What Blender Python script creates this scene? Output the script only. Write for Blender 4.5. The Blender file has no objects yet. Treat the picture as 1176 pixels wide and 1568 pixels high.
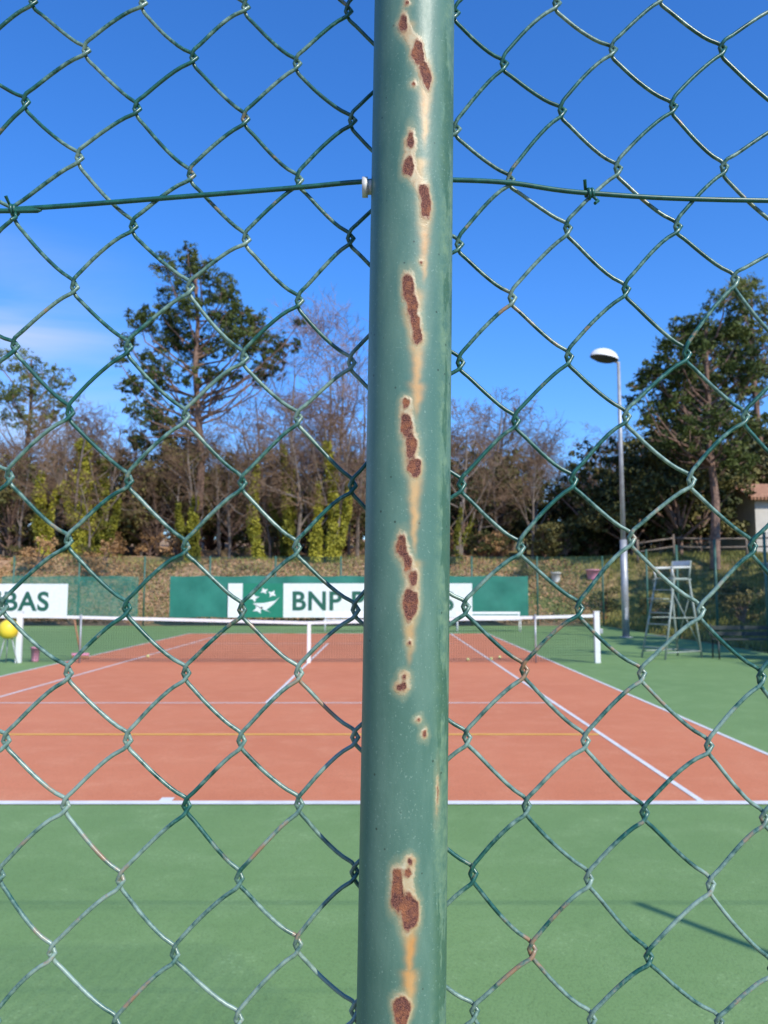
import bpy, math, random
import numpy as np
from mathutils import Vector, Matrix
rng=np.random.default_rng(7); random.seed(7)
S=bpy.context.scene
CAMH=1.63
# ------------------------------------------------------------ helpers
def link(o,parent=None):
    S.collection.objects.link(o)
    if parent is not None: o.parent=parent
    return o
def empty(name,loc=(0,0,0)):
    e=bpy.data.objects.new(name,None); e.location=loc; e.empty_display_size=.2
    return link(e)
def mk(name,V,F,mat,parent=None,smooth=False,loc=None):
    me=bpy.data.meshes.new(name)
    V=V.tolist() if hasattr(V,'tolist') else V
    F=F.tolist() if hasattr(F,'tolist') else F
    me.from_pydata(V,[],F); me.update()
    if mat is not None:
        for m in (mat if isinstance(mat,list) else [mat]): me.materials.append(m)
    if smooth: me.polygons.foreach_set('use_smooth',[True]*len(me.polygons))
    o=bpy.data.objects.new(name,me)
    if loc is not None: o.location=loc
    return link(o,parent)
def node_mat(name):
    m=bpy.data.materials.new(name); m.use_nodes=True
    nt=m.node_tree; b=nt.nodes['Principled BSDF']
    return m,nt,b
def N(nt,t,**kw):
    n=nt.nodes.new(t)
    for k,v in kw.items(): setattr(n,k,v)
    return n
def ramp(nt,src,stops,interp='LINEAR'):
    r=N(nt,'ShaderNodeValToRGB'); cr=r.color_ramp; cr.interpolation=interp
    while len(cr.elements)<len(stops): cr.elements.new(.5)
    for e,(p,c) in zip(cr.elements,stops):
        e.position=p; e.color=(*c,1) if len(c)==3 else c
    nt.links.new(src,r.inputs[0]); return r.outputs[0]
def noise(nt,scale,detail=4,rough=.55,vec=None,stretch=None):
    n=N(nt,'ShaderNodeTexNoise'); n.inputs['Scale'].default_value=scale
    n.inputs['Detail'].default_value=detail; n.inputs['Roughness'].default_value=rough
    if vec is None:
        vec=N(nt,'ShaderNodeTexCoord').outputs['Object']
    if stretch is not None:
        mp=N(nt,'ShaderNodeMapping'); mp.inputs['Scale'].default_value=stretch
        nt.links.new(vec,mp.inputs[0]); vec=mp.outputs[0]
    nt.links.new(vec,n.inputs['Vector']); return n.outputs['Fac']
def mixc(nt,fac,a,b,mode='MIX'):
    m=N(nt,'ShaderNodeMix',data_type='RGBA',blend_type=mode)
    for sock,v in ((m.inputs[0],fac),(m.inputs[6],a),(m.inputs[7],b)):
        if isinstance(v,(int,float)): sock.default_value=v
        elif isinstance(v,tuple): sock.default_value=(*v,1) if len(v)==3 else v
        else: nt.links.new(v,sock)
    return m.outputs[2]
def math_(nt,op,a,b=None,c=None,clamp=False):
    m=N(nt,'ShaderNodeMath',operation=op,use_clamp=clamp)
    for i,v in enumerate((a,b,c)):
        if v is None: continue
        if isinstance(v,(int,float)): m.inputs[i].default_value=v
        else: nt.links.new(v,m.inputs[i])
    return m.outputs[0]
def bump(nt,b,h,strength=.3,dist=.01):
    n=N(nt,'ShaderNodeBump'); n.inputs['Strength'].default_value=strength; n.inputs['Distance'].default_value=dist
    nt.links.new(h,n.inputs['Height']); nt.links.new(n.outputs[0],b.inputs['Normal'])
def simple(name,c1,c2,scale=5,rough=.6,metal=0,bmp=.15,bd=.005,detail=5):
    m,nt,b=node_mat(name)
    f=noise(nt,scale,detail)
    nt.links.new(ramp(nt,f,[(.3,c1),(.7,c2)]),b.inputs['Base Color'])
    b.inputs['Roughness'].default_value=rough; b.inputs['Metallic'].default_value=metal
    if bmp: bump(nt,b,f,bmp,bd)
    return m
def foliage(name,stops,scale=.9,fine=9,trans=.25,rough=.65):
    m,nt,b=node_mat(name)
    geo=N(nt,'ShaderNodeNewGeometry'); oi=N(nt,'ShaderNodeObjectInfo')
    f1=noise(nt,scale,2,vec=geo.outputs['Position']); f2=noise(nt,fine,1,vec=geo.outputs['Position'])
    f=math_(nt,'ADD',math_(nt,'MULTIPLY',f1,.6),math_(nt,'MULTIPLY',f2,.4))
    f=math_(nt,'ADD',f,math_(nt,'MULTIPLY',math_(nt,'SUBTRACT',oi.outputs['Random'],.5),.26))
    col=ramp(nt,f,stops)
    nt.links.new(col,b.inputs['Base Color']); b.inputs['Roughness'].default_value=rough
    b.inputs['Specular IOR Level'].default_value=.25
    if trans>0:
        t=N(nt,'ShaderNodeBsdfTranslucent'); nt.links.new(col,t.inputs[0])
        mx=N(nt,'ShaderNodeMixShader'); mx.inputs[0].default_value=trans
        nt.links.new(b.outputs[0],mx.inputs[1]); nt.links.new(t.outputs[0],mx.inputs[2])
        nt.links.new(mx.outputs[0],nt.nodes['Material Output'].inputs[0])
    return m
def rotframe(d):
    d=d/np.linalg.norm(d,axis=1,keepdims=True)
    a=np.where(np.abs(d[:,2:3])<.9,np.array([[0,0,1.]]),np.array([[1.,0,0]]))
    u=np.cross(d,a); u/=np.linalg.norm(u,axis=1,keepdims=True)
    return u,np.cross(d,u)
def tubes(P0,P1,R0,R1,n=5):
    P0,P1,R0,R1=[np.asarray(a,float) for a in (P0,P1,R0,R1)]
    u,v=rotframe(P1-P0); M=len(P0)
    an=np.arange(n)*2*np.pi/n
    ring=u[:,None,:]*np.cos(an)[None,:,None]+v[:,None,:]*np.sin(an)[None,:,None]
    V=np.concatenate([P0[:,None]+ring*R0[:,None,None],P1[:,None]+ring*R1[:,None,None]],1).reshape(-1,3)
    b=(np.arange(M)*2*n)[:,None]; i=np.arange(n); j=(i+1)%n
    F=np.stack([b+i,b+j,b+n+j,b+n+i],-1).reshape(-1,4)
    return V,F
def leafquads(C,w,h,r=None,nrm=None):
    M=len(C); rr=rng if r is None else r
    d=rr.normal(size=(M,3)); 
    if nrm is not None: d=d*.7+nrm
    u,v=rotframe(d)
    t=rr.uniform(0,2*np.pi,M)[:,None]
    a=u*np.cos(t)+v*np.sin(t); b=-u*np.sin(t)+v*np.cos(t)
    s=rr.uniform(.6,1.3,M)[:,None]
    a=a*s*w/2; b=b*s*h/2
    V=np.stack([C-a*.3-b,C+a-b*.1,C+a*.2+b,C-a+b*.15],1).reshape(-1,3)
    F=np.arange(M*4).reshape(-1,4)
    return V,F
def merge(parts):
    Vs,Fs,o=[],[],0
    for V,F in parts:
        Vs.append(V); Fs.append(F+o); o+=len(V)
    return np.concatenate(Vs),np.concatenate(Fs)
def rod(name,p0,p1,r0,mat,parent=None,r1=None,n=16,cap=True):
    r1=r0 if r1 is None else r1
    V,F=tubes([p0],[p1],[r0],[r1],n); F=F.tolist()
    if cap: F+= [list(range(n))[::-1],list(range(n,2*n))]
    o=mk(name,V,F,mat,parent)
    for p in o.data.polygons:
        p.use_smooth = len(p.vertices)==4
    return o
def box(name,size,loc,mat,parent=None,rot=(0,0,0),bev=0):
    x,y,z=[s/2 for s in size]
    V=[(a,b,c) for a in(-x,x) for b in(-y,y) for c in(-z,z)]
    F=[(0,1,3,2),(4,6,7,5),(0,4,5,1),(2,3,7,6),(0,2,6,4),(1,5,7,3)]
    o=mk(name,V,F,mat,parent,loc=loc); o.rotation_euler=rot
    if bev:
        m=o.modifiers.new('b','BEVEL'); m.width=bev; m.segments=2
    return o
def sheet(name,x0,x1,y0,y1,z,mat,parent=None):
    return mk(name,[(x0,y0,z),(x1,y0,z),(x1,y1,z),(x0,y1,z)],[(0,1,2,3)],mat,parent)
def sstep(x,a,b):
    t=np.clip((x-a)/(b-a),0,1); return t*t*(3-2*t)

# ------------------------------------------------------------ camera, light
cam=bpy.data.objects.new('camera',bpy.data.cameras.new('camera')); link(cam)
cam.location=(0,0,CAMH); cam.rotation_euler=(math.radians(90)+math.atan(118/1250),0,0)
cd=cam.data; cd.sensor_fit='VERTICAL'; cd.sensor_height=36; cd.lens=36*1250/1568
cd.clip_start=.02; cd.clip_end=3000
cd.dof.use_dof=True; cd.dof.focus_distance=.475; cd.dof.aperture_fstop=22
S.camera=cam
EL=math.radians(40); SD=Vector((.57,-.82,0)).normalized()
sund=Vector((SD.x*math.cos(EL),SD.y*math.cos(EL),math.sin(EL)))
sl=bpy.data.lights.new('sun','SUN'); sl.energy=5; sl.angle=math.radians(.5); sl.color=(1,.94,.83)
so=bpy.data.objects.new('sun',sl); link(so); so.rotation_euler=(-sund).to_track_quat('-Z','Y').to_euler(); so.location=(10,-15,20)
w=bpy.data.worlds.new('World'); S.world=w; w.use_nodes=True; nt=w.node_tree
bg=nt.nodes['Background']; sky=N(nt,'ShaderNodeTexSky',sky_type='NISHITA')
sky.sun_disc=False; sky.sun_elevation=EL; sky.sun_rotation=math.atan2(SD.x,SD.y)
sky.air_density=1.0; sky.dust_density=.5; sky.ozone_density=3; sky.altitude=100
grade=mixc(nt,1.0,sky.outputs[0],(.42,1.05,1.85),'MULTIPLY')
tc=N(nt,'ShaderNodeTexCoord'); sx=N(nt,'ShaderNodeSeparateXYZ'); nt.links.new(tc.outputs['Generated'],sx.inputs[0])
hzf=math_(nt,'POWER',math_(nt,'SUBTRACT',1,math_(nt,'MAXIMUM',sx.outputs['Z'],0),clamp=True),5)
grade=mixc(nt,math_(nt,'MULTIPLY',hzf,.95),grade,mixc(nt,1.0,sky.outputs[0],(1.05,1.2,1.35),'MULTIPLY'))
mp=N(nt,'ShaderNodeMapping'); mp.inputs['Scale'].default_value=(2.2,1.5,9); mp.inputs['Rotation'].default_value=(0,math.radians(24),0)
nt.links.new(tc.outputs['Generated'],mp.inputs[0])
cn=N(nt,'ShaderNodeTexNoise'); cn.inputs['Scale'].default_value=1.5; cn.inputs['Detail'].default_value=7; cn.inputs['Distortion'].default_value=.5
nt.links.new(mp.outputs[0],cn.inputs['Vector'])
cm=math_(nt,'MULTIPLY',math_(nt,'SUBTRACT',cn.outputs[0],.38),3.2,clamp=True)
lf=math_(nt,'MULTIPLY',math_(nt,'ADD',math_(nt,'MULTIPLY',sx.outputs['X'],-1),-.24),6,clamp=True)
el=math_(nt,'MULTIPLY',math_(nt,'SUBTRACT',.40,sx.outputs['Z']),8,clamp=True)
cf=math_(nt,'MULTIPLY',math_(nt,'MULTIPLY',cm,lf),math_(nt,'MULTIPLY',el,.75))
nt.links.new(mixc(nt,cf,grade,(5.2,5.7,6.4)),bg.inputs[0])
bg.inputs[1].default_value=.135
S.view_settings.view_transform='Standard'; S.view_settings.look='None'; S.view_settings.exposure=0; S.view_settings.gamma=1

# ------------------------------------------------------------ materials
def court_mat(name,c1,c2,c3):
    m,nt,b=node_mat(name)
    f=noise(nt,.35,5); g=noise(nt,2.2,6,.7); k=noise(nt,90,3,.7)
    col=ramp(nt,f,[(.35,c1),(.65,c2)])
    col=mixc(nt,math_(nt,'MULTIPLY',math_(nt,'SUBTRACT',g,.46,clamp=True),3,clamp=True),col,c3)
    scf=noise(nt,3.0,6,.7,stretch=(.5,2.2,1))
    col=mixc(nt,ramp(nt,scf,[(.56,(0,0,0)),(.72,(.3,.3,.3))]),col,tuple(x*.78 for x in c1))
    col=mixc(nt,ramp(nt,k,[(.36,(.4,.4,.4)),(.5,(0,0,0))]),col,tuple(x*.5 for x in c1))
    v=N(nt,'ShaderNodeTexVoronoi'); v.inputs['Scale'].default_value=34; nt.links.new(N(nt,'ShaderNodeTexCoord').outputs['Object'],v.inputs['Vector'])
    sp=ramp(nt,math_(nt,'ADD',v.outputs['Distance'],math_(nt,'MULTIPLY',math_(nt,'SUBTRACT',.54,g),1.6)),[(.08,(.3,.3,.3)),(.2,(0,0,0))])
    col=mixc(nt,sp,col,tuple(min(.8,x*1.4+.04) for x in c3))  # pale specks: sun glitter painted into the court colour
    nt.links.new(col,b.inputs['Base Color']); b.inputs['Roughness'].default_value=.75
    b.inputs['Specular IOR Level'].default_value=.3
    bump(nt,b,k,.5,.006); return m
M_green=court_mat('court_green',(.155,.265,.088),(.185,.30,.102),(.215,.33,.125))
M_red=court_mat('court_red',(.60,.195,.088),(.66,.225,.105),(.68,.26,.13))
M_line=simple('line_white',(.62,.62,.58),(.8,.8,.76),6,.7)
M_yline=simple('line_yellow',(.74,.38,.05),(.82,.47,.08),6,.7)
M_white=simple('white_paint',(.68,.68,.66),(.8,.8,.78),8,.5)
M_greymet=simple('galvanised',(.3,.31,.32),(.45,.46,.47),6,.45,.3)
M_chair=simple('chair_paint',(.20,.25,.21),(.32,.36,.31),10,.5)
M_chairw=simple('chair_arm_paint',(.5,.52,.48),(.62,.63,.6),10,.5)
M_dark=simple('dark_paint',(.02,.03,.025),(.04,.05,.045),10,.6)
M_banner=simple('banner_teal',(.01,.13,.095),(.025,.2,.145),1.2,.6,bmp=.4,bd=.03)
M_logo=simple('logo_green',(.005,.17,.1),(.01,.2,.12),3,.6)
M_text=simple('text_green',(.01,.09,.06),(.015,.11,.075),3,.6)
M_bark=simple('bark',(.10,.06,.045),(.30,.19,.14),7,.9,bmp=.6,bd=.03)
M_barkgrey=simple('bark_grey',(.12,.095,.075),(.25,.2,.16),5,.9,bmp=.5,bd=.02)
M_twig=foliage('twigs',[(.3,(.085,.05,.03)),(.5,(.17,.105,.06)),(.7,(.28,.18,.11))],.25,3,0)
M_twigp=foliage('twigs_reddish',[(.3,(.15,.09,.08)),(.5,(.23,.15,.13)),(.7,(.30,.21,.18))],.25,3,0)
M_pine=foliage('pine_needles',[(.36,(.035,.058,.014)),(.5,(.095,.125,.028)),(.64,(.20,.22,.06))],.7,6,.2)
M_oak=foliage('evergreen_leaves',[(.33,(.024,.034,.010)),(.5,(.08,.085,.024)),(.68,(.20,.165,.055))],.5,5,0)
M_dry=foliage('dry_leaves',[(.33,(.16,.09,.035)),(.5,(.33,.185,.08)),(.68,(.52,.31,.14))],.6,6,0)
M_litter=foliage('leaf_litter',[(.33,(.24,.13,.06)),(.5,(.45,.26,.13)),(.68,(.60,.39,.21))],.6,6,0)
M_ivy=foliage('ivy_leaves',[(.33,(.09,.10,.015)),(.5,(.26,.25,.03)),(.68,(.50,.46,.06))],.8,6,.15)
M_grass=foliage('grass_blades',[(.36,(.07,.085,.02)),(.5,(.16,.165,.035)),(.64,(.33,.29,.08))],.4,4,0)

# ------------------------------------------------------------ terrain
rn=np.random.default_rng(3)
ph=rn.uniform(0,6.28,(6,2)); fr=rn.uniform(.15,.9,(6,2))
def hz(x,y):
    x=np.asarray(x,float); y=np.asarray(y,float)
    dx=np.maximum(np.maximum(0,x-10.3),-18.5-x); dy=np.maximum(0,y-37.6)
    d=np.sqrt(np.maximum(dx,0)**2+dy**2)
    d=np.where((y<-3),np.maximum(d*.2,0),d)
    wdt=8+6*sstep(dx,0,5)*(1-sstep(dy,0,5))
    z=3.3*sstep(d,-1,wdt)-3.3*sstep(0*d,-1,wdt)
    z=z+.075*np.clip(d-wdt,0,120)
    b=0
    for i in range(6): b=b+np.sin(x*fr[i,0]+ph[i,0])*np.sin(y*fr[i,1]+ph[i,1])
    return z+b*.14*sstep(d,.5,5)
xs=np.unique(np.concatenate([np.linspace(-900,-80,18),np.linspace(-80,-24,30),np.arange(-24,40,.7),np.linspace(40,90,30),np.linspace(90,900,18)]))
ys=np.unique(np.concatenate([np.linspace(-600,-20,16),np.linspace(-20,36,30),np.arange(36,62,.6),np.linspace(62,120,40),np.linspace(120,1500,20)]))
X,Y=np.meshgrid(xs,ys); Z=hz(X,Y)
V=np.stack([X,Y,Z],-1).reshape(-1,3); nx=len(xs)
i=np.arange(len(ys)-1)[:,None]*nx+np.arange(nx-1)[None]
F=np.stack([i,i+1,i+nx+1,i+nx],-1).reshape(-1,4)
m,nt,b=node_mat('ground')
geo=N(nt,'ShaderNodeNewGeometry'); sp=N(nt,'ShaderNodeSeparateXYZ'); nt.links.new(geo.outputs['Position'],sp.inputs[0])
f=noise(nt,.35,5,vec=geo.outputs['Position']); g=noise(nt,4,5,.7,vec=geo.outputs['Position'])
leaf=ramp(nt,g,[(.3,(.14,.075,.04)),(.5,(.36,.21,.11)),(.7,(.55,.35,.19))])
gr=ramp(nt,g,[(.3,(.05,.065,.018)),(.55,(.13,.14,.032)),(.75,(.30,.25,.09))])
side=math_(nt,'MULTIPLY',math_(nt,'SUBTRACT',sp.outputs['X'],4.5),.25,clamp=True)
fac=math_(nt,'ADD',math_(nt,'MULTIPLY',side,.75),math_(nt,'MULTIPLY',math_(nt,'SUBTRACT',f,.49),3.2),clamp=True)
nt.links.new(mixc(nt,fac,leaf,gr),b.inputs['Base Color']); b.inputs['Roughness'].default_value=.95
bump(nt,b,g,.8,.08)
mk('ground',V,F,m,smooth=True)

# ------------------------------------------------------------ court
CX=-1.68; BL=6.39; NET=BL+11.885; FB=BL+23.77; SV=NET-6.4; SV2=NET+6.4
court=empty('tennis_court')
sheet('green_surround',-16.5,9.75,-.4,36.6,.004,M_green,court)
sheet('red_playing_area',CX-5.485,CX+5.485,BL,FB,.008,M_red,court)
L=lambda n,x0,x1,y0,y1,mat=M_line,z=.012: sheet(n,x0,x1,y0,y1,z,mat,court)
L('near_baseline',CX-5.485,CX+5.485,BL-.04,BL+.06); L('far_baseline',CX-5.485,CX+5.485,FB-.05,FB+.05)
for n,xx in (('doubles_line_a',CX-5.485),('doubles_line_b',CX+5.435),('singles_line_a',CX-4.14),('singles_line_b',CX+4.09)):
    L(n,xx,xx+.05,BL+.06,FB-.05)
L('service_line_near',CX-4.09,CX+4.09,SV-.025,SV+.025); L('service_line_far',CX-4.09,CX+4.09,SV2-.025,SV2+.025)
L('centre_service_line',CX-.025,CX+.025,SV+.025,SV2-.025); L('centre_mark',CX-.05,CX+.05,BL+.06,BL+.16)
L('mini_tennis_line',CX-4.09,CX+4.09,9.29,9.37,M_yline)
L('mini_line_a',CX-5.4,CX-4.14,9.29,9.37,M_yline)
M_ball=simple('ball_felt',(.55,.6,.2),(.7,.74,.35),60,.95)
for bx,by in ((2.45,18.9),(2.7,19.3),(1.9,18.7),(-5.6,19.6)):
    bpy.ops.mesh.primitive_uv_sphere_add(segments=24,ring_count=14,radius=.035,location=(bx,by,.047)); o=bpy.context.object; o.name='tennis_ball'; o.data.materials.append(M_ball)
    for p in o.data.polygons: p.use_smooth=True
    mo=o.data
    for v_ in mo.vertices:
        c=v_.co.normalized()
        if abs(c.z-.55*math.cos(2*math.atan2(c.y,c.x)))<.08: v_.co*=.97

# ------------------------------------------------------------ net
net=empty('tennis_net')
m,nt,b=node_mat('net_cord'); b.inputs['Base Color'].default_value=(.03,.045,.035,1); b.inputs['Roughness'].default_value=.7; M_cord=m
x0,x1=CX-6.4,CX+6.4
def ntop(x): return 1.07-.155*(1-abs(np.asarray(x)-CX)/6.4)**1.0
P0,P1,R=[],[],[]
for x in np.arange(x0,x1,.055): P0.append((x,NET,.03)); P1.append((x,NET,float(ntop(x))-.02)); R.append(.003)
seg=np.linspace(x0,x1,9)
for k in range(1,19):
    for a,b_ in zip(seg[:-1],seg[1:]):
        P0.append((a,NET,float(ntop(a))*k/18.5)); P1.append((b_,NET,float(ntop(b_))*k/18.5)); R.append(.003)
V,F=tubes(P0,P1,R,R,3); mk('mesh_cords',V,F,M_cord,net)
seg=np.linspace(x0,x1,33); V=[];F=[]
for x in seg:
    t=float(ntop(x)); V+=[(x,NET-.012,t-.065),(x,NET-.014,t),(x,NET+.014,t),(x,NET+.012,t-.065)]
for q in range(32):
    for j in range(4): F.append((q*4+j,q*4+(j+1)%4,q*4+4+(j+1)%4,q*4+4+j))
mk('white_tape',V,F,M_white,net)
box('centre_strap',(.08,.02,.9),(CX+.02,NET-.02,.455),M_white,net,bev=.004)
for s,nm in((x0,'post_a'),(x1,'post_b')):
    box(nm,(.12,.10,1.12),(s,NET,.56),M_white,net,bev=.012)
    box(nm+'_cap',(.13,.11,.02),(s,NET,1.131),M_white,net,bev=.005)
box('winder',(.06,.12,.1),(x1+.09,NET,.7),M_greymet,net,bev=.01)
for s in (CX-5.03,CX+5.03): rod('singles_stick',(s,NET-.05,0),(s,NET-.05,1.07),.02,M_greymet,net)

# ------------------------------------------------------------ distant fence, windscreens
m,nt,b=node_mat('distant_wire_mesh')
tcn=N(nt,'ShaderNodeTexCoord'); sp=N(nt,'ShaderNodeSeparateXYZ'); nt.links.new(tcn.outputs['Object'],sp.inputs[0])
hsum=math_(nt,'ADD',sp.outputs['X'],sp.outputs['Y'])
def tri(a): return math_(nt,'ABSOLUTE',math_(nt,'SUBTRACT',math_(nt,'FRACT',math_(nt,'MULTIPLY',a,14)),.5))
t1=tri(math_(nt,'ADD',hsum,sp.outputs['Z'])); t2=tri(math_(nt,'SUBTRACT',hsum,sp.outputs['Z']))
mn=math_(nt,'LESS_THAN',math_(nt,'MINIMUM',t1,t2),.035)
b.inputs['Base Color'].default_value=(.05,.13,.1,1); nt.links.new(mn,b.inputs['Alpha'])
M_wm=m
M_gpost=simple('green_post_paint',(.03,.1,.075),(.05,.14,.1),8,.5)
ff=empty('perimeter_fence')
def vsheet(name,xa,ya,xb,yb,z0,z1,mat,parent): return mk(name,[(xa,ya,z0),(xb,yb,z0),(xb,yb,z1),(xa,ya,z1)],[(0,1,2,3)],mat,parent)
vsheet('back_mesh',-16.6,36.7,9.8,36.7,.02,3.05,M_wm,ff); vsheet('side_mesh',9.8,12,9.8,36.7,.02,3.05,M_wm,ff)
for xx in np.linspace(-16.6,9.8,10): rod('post',(xx,36.7,0),(xx,36.7,3.1),.04,M_gpost,ff,n=8)
for yy in np.linspace(2,33.7,11): rod('post',(9.8,yy,0),(9.8,yy,3.1),.04,M_gpost,ff,n=8); rod('post',(-16.6,yy,0),(-16.6,yy,3.1),.035,M_gpost,ff,n=8)
for zz in (.1,1.5,3.05):
    rod('tension_wire',(-16.6,36.68,zz),(9.8,36.68,zz),.005,M_gpost,ff,n=5); rod('tension_wire',(9.78,-.3,zz),(9.78,36.7,zz),.005,M_gpost,ff,n=5)
def screen(name,xa,xb,z0,z1,y,mat,amp=.03):
    o=empty(name,(0,0,0)); n=60; V=[];F=[]
    for q in range(n+1):
        x=xa+(xb-xa)*q/n
        for kk in range(7):
            z=z0+(z1-z0)*kk/6
            V.append((x,y+amp*math.sin(x*2.3+kk*.4)*math.cos(kk*.7+x),z+(.02*math.sin(x*3) if kk in(0,6) else 0)))
    for q in range(n):
        for kk in range(6): a=q*7+kk; F.append((a,a+7,a+8,a+1))
    mk('cloth',V,F,mat,o,smooth=True); return o
YB=36.4
scr=screen('windscreen_banner',-9.5,6.4,.38,2.2,YB,M_banner)
m,nt,b=node_mat('screen_translucent'); b.inputs['Base Color'].default_value=(.03,.19,.14,1); b.inputs['Roughness'].default_value=.7
f=noise(nt,3,4); al=ramp(nt,f,[(.3,(.5,.5,.5)),(.7,(.75,.75,.75))]); nt.links.new(al,b.inputs['Alpha'])
scl=screen('windscreen_banner',-17,-10.9,.38,2.2,YB,m)
def textobj(body,size,loc,mat,parent,off=.0):
    c=bpy.data.curves.new('text','FONT'); c.body=body; c.size=size; c.offset=off; c.extrude=.004; c.align_x='LEFT'
    o=bpy.data.objects.new('lettering',c); link(o,parent); o.location=loc; o.rotation_euler=(math.radians(90),0,0)
    c.materials.append(mat); return o
def sponsor(xl,name):
    sg=empty(name)
    W=10.8
    box('panel',(W,.02,1.5),(xl+W/2,YB-.08,1.13),M_white,sg)
    box('emblem_square',(1.8,.012,1.5),(xl+1.55,YB-.1,1.13),M_logo,sg)
    for (cx,cz,r,a) in ((1.15,1.25,.2,.2),(1.6,1.55,.16,.5),(1.95,1.42,.18,1.0),(1.35,.75,.22,2.0)):
        V=[];n=8
        for q in range(n):
            rr=r if q%2==0 else r*.42
            V.append((xl+cx+rr*math.cos(a+q*math.pi/4)*1.2,YB-.112,cz+rr*math.sin(a+q*math.pi/4)))
        mk('star',V,[list(range(n))[::-1]],M_white,sg)
    V=[(xl+1.1,YB-.112,1.0),(xl+1.6,YB-.112,1.02),(xl+2.1,YB-.112,1.12),(xl+2.3,YB-.112,1.3),(xl+2.0,YB-.112,.95),(xl+1.7,YB-.112,.72),(xl+1.9,YB-.112,.6),(xl+1.4,YB-.112,.8)]
    mk('bird_shape',V,[(0,7,5,1),(1,5,4,2),(2,4,3),(5,7,6)],M_white,sg)
    t=textobj('BNP PARIBAS',1.15,(xl+2.8,YB-.1,.72),M_text,sg,.03); t.data.space_character=1.08
    return sg,t
sg,t=sponsor(-6.9,'sponsor_sign')
sg2,t2=sponsor(-24.8,'sponsor_sign')
sg2.location=(0,0,-.02)
def bench(name,x,y,wd,mat,back=.75):
    e=empty(name)
    for s in(-wd/2+.05,wd/2-.05):
        for dy in(-.18,.2): rod('leg',(x+s,y+dy,0),(x+s,y+dy*.9,.44),.02,mat,e,n=8)
        rod('back_leg',(x+s,y+.2,.44),(x+s,y+.28,back),.02,mat,e,n=8)
    for q in range(3): box('seat_slat',(wd,.11,.025),(x,y-.13+q*.135,.455),mat,e,bev=.004)
    for q in range(2): box('back_slat',(wd,.02,.09),(x,y+.245+q*.02,.57+q*.14),mat,e,bev=.004)
    return e
bench('white_bench',-1.0,31.5,2.6,M_white); bench('white_bench',4.0,31.5,2.5,M_white)
bench('dark_bench',8.5,19.4,1.5,M_dark,.8)

# ------------------------------------------------------------ umpire chair
uc=empty('umpire_chair',(6.9,19.7,0))
def r_(n,a,b_,r=.022,mat=M_chair): return rod(n,a,b_,r,mat,uc,n=10)
SZ=1.86
for sy in(-.28,.28):
    r_('front_leg',(-.66,sy*1.3,0),(-.2,sy,SZ),.025); r_('back_leg',(.55,sy*1.3,0),(.3,sy,SZ),.025)
    r_('seat_side_rail',(-.28,sy,SZ),(.36,sy,SZ)); r_('arm_front',(-.2,sy,SZ),(-.26,sy,SZ+.27),.022,M_chairw); r_('arm',(-.28,sy,SZ+.27),(.32,sy,SZ+.29),.032,M_chairw)
    r_('back_upright',(.3,sy,SZ),(.38,sy,SZ+.45),.022); r_('base_rail',(-.6,sy*1.27,.16),(.52,sy*1.27,.16),.018); r_('mid_rail',(-.42,sy*1.12,.95),(.42,sy*1.12,.95),.015)
for q in range(6):
    z=.26+q*.27; x=-.66+.46*z/SZ
    box('ladder_step',(.1,.6+.05*(1-z),.025),(x,0,z),M_chair,uc,bev=.004)
r_('back_base_rail',(.53,-.35,.16),(.53,.35,.16),.018); r_('cross_brace',(.5,-.34,.3),(.34,.29,1.6),.013); r_('cross_brace',(.5,.34,.3),(.34,-.29,1.6),.013)
box('seat',(.5,.54,.03),(.02,0,SZ+.025),M_chair,uc,bev=.01); box('backrest',(.025,.56,.12),(.37,0,SZ+.39),M_chairw,uc,rot=(0,math.radians(11),0),bev=.008)
box('footrest',(.2,.5,.025),(-.45,0,1.4),M_chair,uc,bev=.004)
uc.rotation_euler=(0,0,math.radians(28))

# ------------------------------------------------------------ street lamp
lamp=empty('street_lamp',(8.16,27.8,0))
rod('pole_base',(0,0,0),(0,0,3.3),.12,M_greymet,lamp,r1=.115,n=20); rod('pole',(0,0,3.3),(0,0,9.5),.085,M_greymet,lamp,r1=.055,n=16)
box('base_plate',(.34,.34,.03),(0,0,.02),M_greymet,lamp,bev=.005); box('door',(.1,.01,.4),(0,-.122,.8),M_greymet,lamp,bev=.003)
rod('arm',(.02,0,9.45),(-.28,-.02,9.57),.035,M_greymet,lamp,n=10)
V=[];F=[];nu,nv=24,8
for j in range(nv+1):
    a=j/nv*math.pi/2
    for q in range(nu):
        t_=q/nu*2*math.pi; V.append((.5*math.cos(a)*math.cos(t_),.3*math.cos(a)*math.sin(t_),.36*math.sin(a)))
for j in range(nv):
    for q in range(nu): F.append((j*nu+q,j*nu+(q+1)%nu,(j+1)*nu+(q+1)%nu,(j+1)*nu+q))
LC=(-.5,-.02,9.62)
hood=mk('hood',V,F,M_white,lamp,smooth=True,loc=LC); hood.rotation_euler=(math.radians(-8),math.radians(10),0)
V=[(.48*math.cos(q/nu*2*math.pi),.285*math.sin(q/nu*2*math.pi),-.004) for q in range(nu)]+[(.3*math.cos(q/nu*2*math.pi),.17*math.sin(q/nu*2*math.pi),-.1) for q in range(nu)]
F=[(q,(q+1)%nu,nu+(q+1)%nu,nu+q) for q in range(nu)]+[list(range(nu,2*nu))]
hg=mk('lens',V,F,M_dark,lamp,loc=LC); hg.rotation_euler=hood.rotation_euler

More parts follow.
